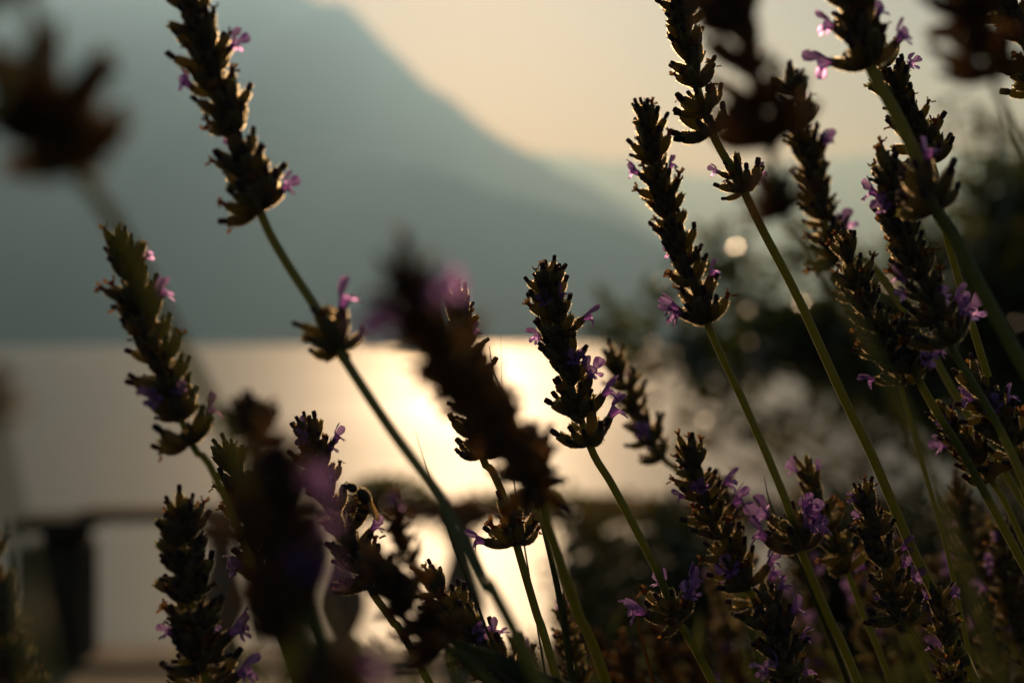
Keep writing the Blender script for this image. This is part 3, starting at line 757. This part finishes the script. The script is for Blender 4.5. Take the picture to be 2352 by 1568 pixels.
for (a_, b_, c_, dy) in (((826, 1136), (812, 1140), (798, 1136), -.9), ((830, 1146), (812, 1152), (796, 1156), -1.1), ((834, 1158), (818, 1164), (797, 1170), -1.2),
                         ((828, 1140), (815, 1146), (800, 1146), .9), ((832, 1150), (816, 1158), (800, 1164), 1.0), ((836, 1164), (820, 1174), (802, 1182), 1.0)):
    limb([L2(*a_, dy*MM), L2((a_[0]*.4+b_[0]*.6), (a_[1]*.4+b_[1]*.6)-3, dy*1.3*MM), L2(*b_, dy*1.4*MM), L2(*c_, dy*.8*MM)], [.32, .34, .24, .12], 'leg', M_LEG)
for dy in (-.5, .5): limb([L2(802, 1112, dy*MM), L2(795, 1106, dy*1.5*MM), L2(789, 1114, dy*2*MM)], [.12, .11, .1], 'antenna', M_BEE)

# ------------------------------------------------------------------ grass blades and stray leaves
def blade(label, pts_, wd, m, name='grass_blade', cat='grass blade'):
    c = catmull([P(*q) for q in pts_], .003); v, f = [], []
    n = len(c)
    r0 = c[-1].copy()
    for i, p in enumerate(c):
        t = (c[min(i+1, n-1)]-c[max(i-1, 0)]).normalized(); s_ = t.cross(Vector((0.25, 1, 0.1))).normalized(); nn = t.cross(s_)
        w_ = wd*MM*min(1, .12+1.6*i/n)
        v += [p-s_*w_-r0, p+nn*w_*.35-r0, p+s_*w_-r0, p+nn*w_*.15-r0]
    for i in range(n-1):
        for k in range(4): f.append((i*4+k, i*4+(k+1) % 4, (i+1)*4+(k+1) % 4, (i+1)*4+k))
    o = obj(name, mesh(name, v, f, [m], True), None, r0); tag(o, label, cat); return o
blade('thin grass blade rising straight above the central blurred spike', [(1150, 768, .42), (1152, 860, .42), (1154, 900, .42), (1180, 1100, .42), (1260, 1600, .42), (1300, 1900, .42)], .35, M_LEAF)
blade('broad grass leaf beside the thin blade above the central blur', [(1124, 796, .41), (1132, 850, .41), (1155, 905, .41), (1200, 1040, .41), (1290, 1400, .41), (1350, 1900, .41)], 1.0, M_LEAF)
blade('fine grass blade before the brightest glare on the water', [(954, 988, .37), (972, 1050, .37), (1000, 1128, .37), (1060, 1300, .37), (1180, 1600, .37), (1260, 1800, .37)], .45, M_LEAF)
blade('dry grass blade beside the lone blossom whorl at lower centre', [(1468, 1336, .41), (1466, 1400, .41), (1470, 1450, .41), (1500, 1570, .41), (1540, 1800, .41)], .7, M_BRACT)
blade('pointed green leaf standing at the lower right pink whorl', [(1755, 1095, .43), (1768, 1150, .43), (1800, 1225, .43), (1840, 1300, .43), (1960, 1600, .43), (2000, 1800, .43)], .9, M_LEAF)
blade('serrated green leaf blurred along the bottom under the crisp spike', [(1030, 1468, .34), (1120, 1510, .335), (1210, 1560, .33), (1330, 1640, .325), (1450, 1800, .32)], 5.0, M_LEAF, 'broad_leaf', 'leaf')
blade('thin pale stem curving along the bottom right corner', [(2290, 1490, .41), (2340, 1525, .41), (2400, 1570, .41), (2560, 1760, .41)], .5, M_LEAF)

# ------------------------------------------------------------------ lavender foliage at the foot of the stalks
def narrow_leaves(n, boxc, boxs, seed, ln=(14, 30), wd=(1.2, 2.2), lean=(.3, -.05)):
    rnd = random.Random(seed); v, f = [], []
    for _ in range(n):
        p = Vector(boxc)+Vector((rnd.uniform(-.5, .5)*boxs[0], rnd.uniform(-.5, .5)*boxs[1], rnd.uniform(-.5, .5)*boxs[2]))
        d_ = Vector((rnd.gauss(-.25, .5), rnd.gauss(0, .5), rnd.uniform(.3, 1))).normalized()
        s_ = d_.orthogonal(); s_ = (Matrix.Rotation(rnd.uniform(0, 6.28), 3, d_) @ s_).normalized(); nn = d_.cross(s_)
        L_ = rnd.uniform(*ln)*MM; w_ = rnd.uniform(*wd)*MM; b = len(v)
        v += [p-s_*w_*.4, p+s_*w_*.4, p+d_*L_*.5-s_*w_+nn*L_*.05, p+d_*L_*.5+s_*w_+nn*L_*.05, p+d_*L_-nn*L_*.05]
        f += [(b, b+1, b+3, b+2), (b+2, b+3, b+4)]
    return v, f
bush = empty('lavender_bush', (0.22, .62, .96)); tag(bush, 'low grey green lavender foliage at the foot of the flower stalks', 'lavender bush')
v, f = narrow_leaves(5200, (.30, .62, 1.03), (.95, .62, .17), 5)
fo = obj('foliage', mesh('foliage', [p-Vector(bush.location) for p in v], f, [M_LEAF], True), bush); tag(fo, kind='stuff')

# ------------------------------------------------------------------ trees and shrubs beyond the bed
M_TLEAF = mat('tree_leaf', (0.036, 0.054, 0.026), rough=0.22, spec=0.8, transl=0.26, tcol=(0.30, 0.32, 0.05), noise=(0.045, 0.060, 0.02), nscale=1.5)
M_TLEAF2 = mat('shrub_leaf', (0.028, 0.036, 0.014), rough=0.5, spec=0.25, transl=0.08, tcol=(0.2, 0.2, 0.03), noise=(0.045, 0.050, 0.018), nscale=4)
M_BARK = mat('tree_bark', (0.05, 0.04, 0.03), rough=0.9, spec=0.1, noise=(0.08, 0.065, 0.05), nscale=14, bump=.6, bscale=30)
def leaf_quad(v, f, p, d_, up, L_, W_):
    s_ = d_.cross(up); s_ = s_.normalized() if s_.length > 1e-4 else d_.orthogonal().normalized(); nn = s_.cross(d_)
    b = len(v)
    v += [p, p+d_*L_*.35+s_*W_*.5+nn*L_*.06, p+d_*L_*.7+s_*W_*.38+nn*L_*.02, p+d_*L_-nn*L_*.10, p+d_*L_*.7-s_*W_*.38+nn*L_*.02, p+d_*L_*.35-s_*W_*.5+nn*L_*.06, p+d_*L_*.4-nn*L_*.02]
    f += [(b, b+1, b+6), (b+1, b+2, b+6), (b+2, b+3, b+6), (b+3, b+4, b+6), (b+4, b+5, b+6), (b+5, b, b+6)]
def limb_tube(v, f, pts_, rs, S=8):
    b0 = len(v)
    for i, p in enumerate(pts_):
        t = (pts_[min(i+1, len(pts_)-1)]-pts_[max(i-1, 0)]).normalized(); x = t.orthogonal().normalized(); y = t.cross(x)
        for k in range(S): v.append(p+(x*math.cos(k*6.283/S)+y*math.sin(k*6.283/S))*rs[i])
    for i in range(len(pts_)-1):
        for k in range(S): f.append((b0+i*S+k, b0+i*S+(k+1) % S, b0+(i+1)*S+(k+1) % S, b0+(i+1)*S+k))

def leafy(name, label, cat, base, clumps, leaf, seed, m, trunk_r=.05, depth=.5):
    """clumps: (px, py, radius_px, distance, leaves)"""
    rnd = random.Random(seed); base = Vector(base)
    e_ = empty(name, base); tag(e_, label, cat)
    lv, lf, tv, tf = [], [], [], []
    top = base+Vector((0, 0, .55*(max(P(c[0], c[1], c[3]).z for c in clumps)-base.z)))
    limb_tube(tv, tf, [base, base*.6+top*.4+Vector((.04, 0, 0)), top], [trunk_r, trunk_r*.75, trunk_r*.5])
    for (px, py, rp, d, n) in clumps:
        c = P(px, py, d); R = rp*.72*d/2352
        mid = (top+c)/2+Vector((rnd.uniform(-.1, .1), rnd.uniform(-.1, .1), -.08)); s0 = base+(top-base)*rnd.uniform(.55, 1)
        limb_tube(tv, tf, [s0, (s0*.4+mid*.6), c*.8+mid*.2, c], [trunk_r*.32, trunk_r*.2, trunk_r*.1, trunk_r*.05], 5)
        for _ in range(n):
            d_ = Vector((rnd.gauss(0, 1), rnd.gauss(0, 1), rnd.gauss(0, 1))).normalized()
            p = c+Vector((d_.x*R, d_.y*max(R, depth*.5), d_.z*R))*rnd.random()**.5
            g = (d_*.6+Vector((rnd.gauss(0, .6), rnd.gauss(0, .6), rnd.gauss(-.25, .6)))).normalized()
            L_ = leaf*rnd.uniform(.6, 1.2)
            leaf_quad(lv, lf, p, g, Vector((rnd.gauss(0, .5), rnd.gauss(0, .5), 1)), L_, L_*rnd.uniform(.45, .65))
    obj('trunk', mesh('trunk', [p-base for p in tv], tf, [M_BARK], True), e_)
    o = obj('crown', mesh('crown', [p-base for p in lv], lf, [m]), e_); tag(o, kind='stuff')
    return e_
D1 = 6.9
cl = [(1397, 745, 36, 16), (1470, 800, 45, 20), (1550, 655, 30, 9), (1500, 715, 42, 13), (1600, 790, 60, 46), (1660, 580, 60, 40), (1720, 700, 75, 55), (1640, 850, 60, 34), (1740, 800, 75, 70),
      (1830, 755, 75, 75), (1900, 800, 90, 120), (1960, 700, 85, 70), (1850, 570, 60, 26), (1960, 900, 90, 55), (2050, 760, 90, 90), (2100, 880, 90, 80), (2050, 620, 70, 40),
      (2284, 345, 55, 34), (2340, 430, 80, 90), (2250, 455, 65, 50), (2330, 560, 90, 120), (2200, 560, 60, 34), (2318, 726, 100, 150), (2220, 720, 80, 80), (2184, 265, 45, 9), (2130, 480, 50, 14),
      (2120, 640, 90, 70), (2260, 620, 90, 90), (2000, 820, 90, 70), (2240, 830, 100, 90), (1900, 760, 70, 60), (2440, 420, 130, 200), (2480, 620, 140, 220), (2440, 840, 140, 220), (2300, 900, 110, 120), (2200, 960, 110, 90), (2350, 1010, 120, 120)]
leafy('tree', 'dark leafy tree behind the stalks on the right with water sparkling through', 'tree', (2.55, D1, 0.0),
      [(a, b, c, D1+((i*37) % 7-3)*.16, int(n*2.1)) for i, (a, b, c, n) in enumerate(cl)], .115, 41, M_TLEAF, .10, .7)
M_GOLD = mat('backlit_leaf', (.035, .040, .012), rough=.30, spec=.5, transl=.32, tcol=(.42, .32, .04), noise=(.05, .045, .015), nscale=5)  # golden glints of the backlight put into the leaf colour
cl = [(1735, 930, 70, 34), (1590, 890, 60, 30), (1850, 960, 80, 40), (2050, 1010, 80, 60), (1660, 980, 60, 22), (1480, 870, 50, 16), (1790, 1060, 70, 26), (1950, 1040, 70, 34), (1560, 1010, 50, 12), (1900, 1120, 80, 30)]
leafy('shrub', 'loose shrub below the tree, backlight gold put into its leaf colour, sparkling over the bright water', 'shrub', (1.75, 6.3, 0.0),
      [(a, b, c, 6.3+((i*29) % 5-2)*.15, int(n*1.4)) for i, (a, b, c, n) in enumerate(cl)], .085, 45, M_GOLD, .05, .5)
# dark shrub just beyond the bed, lower right
D2 = 2.7
cl = []
r3 = random.Random(9)
for k in range(60):
    px = r3.uniform(1330, 2480); py = r3.uniform(1235, 1640); cl.append((px, py, 90, D2+r3.uniform(-.35, .35), 170))
for px in range(1560, 2500, 60): cl.append((px, 1205-(px-1560)*.06+r3.uniform(-25, 25), 40, D2+r3.uniform(-.3, .3), 34))
leafy('shrub', 'dark low shrub filling the shade at lower right beyond the lavender', 'shrub', (.55, D2, 0.0), cl, .034, 43, M_TLEAF2, .03, .35)
# second shrub against the railing, lake side darkness right of the last open gap
D3 = 5.2
cl = []
for k in range(46):
    cl.append((r3.uniform(1310, 1640), r3.uniform(1230, 1580), 60, D3+r3.uniform(-.15, .12), 60))
for px in range(1270, 1560, 28): cl.append((px, 1160+r3.uniform(-22, 22), 26, D3+r3.uniform(-.1, .1), 16))
leafy('shrub', 'dense dark shrub growing against the stone railing at centre right', 'shrub', ((1480-1176)*.72*D3/2352, D3, 0.0), cl, .055, 47, M_GOLD, .03, .25)

# flowering planter on the railing: low mound of red geraniums
M_RED = mat('red_petal', (0.30, 0.02, 0.02), rough=.6, spec=.2, transl=.35, tcol=(.5, .05, .03))
def mound(label, x0, x1, ytop, seed, n=420):
    rnd = random.Random(seed); b = Vector((bx((x0+x1)/2), YB, ztop+.014)); e_ = empty('trailing_plant', b); tag(e_, label, 'plant')
    lv, lf, fv, ff = [], [], [], []
    for _ in range(n):
        t = rnd.random(); px = x0+(x1-x0)*t; hh = math.sin(t*math.pi)**.6
        ztop_ = bz(1172-(1172-ytop)*hh)
        p = Vector((bx(px), YB+rnd.uniform(-.12, .12), b.z+rnd.random()**.7*(ztop_-b.z)+(-.13*rnd.random()**2 if rnd.random() < .5 else 0)))
        g = Vector((rnd.gauss(0, .7), rnd.gauss(0, .7), rnd.gauss(.5, .5))).normalized(); L_ = rnd.uniform(.03, .05)
        leaf_quad(lv, lf, p-b, g, Vector((rnd.gauss(0, .4), rnd.gauss(0, .4), 1)), L_, L_*.8)
    for _ in range(n//5):
        t = rnd.random(); px = x0+(x1-x0)*t
        p = Vector((bx(px), YB-.1+rnd.uniform(-.05, .1), b.z+rnd.uniform(-.03, .05)))
        for k in range(4):
            g = Vector((rnd.gauss(0, 1), rnd.gauss(0, 1), rnd.gauss(0, 1))).normalized(); leaf_quad(fv, ff, p-b, g, Vector((0, 0, 1)), .022, .02)
    o = obj('foliage', mesh('foliage', lv, lf, [mat('trailing_leaf', (.05, .06, .012), rough=.6, spec=.2, transl=.4, tcol=(.30, .30, .02))]), e_); tag(o, kind='stuff')
    o = obj('blossom', mesh('blossom', fv, ff, [M_RED]), e_); tag(o, kind='stuff')
mound('low green plant with red blossoms spilling over the railing at centre left', 770, 1010, 1098, 3, 520)
mound('low plant with red blossoms on the railing below the glare', 1010, 1400, 1138, 4, 640)
mound('dark red flowering plant on the railing right of centre', 1380, 1760, 1165, 5, 520)
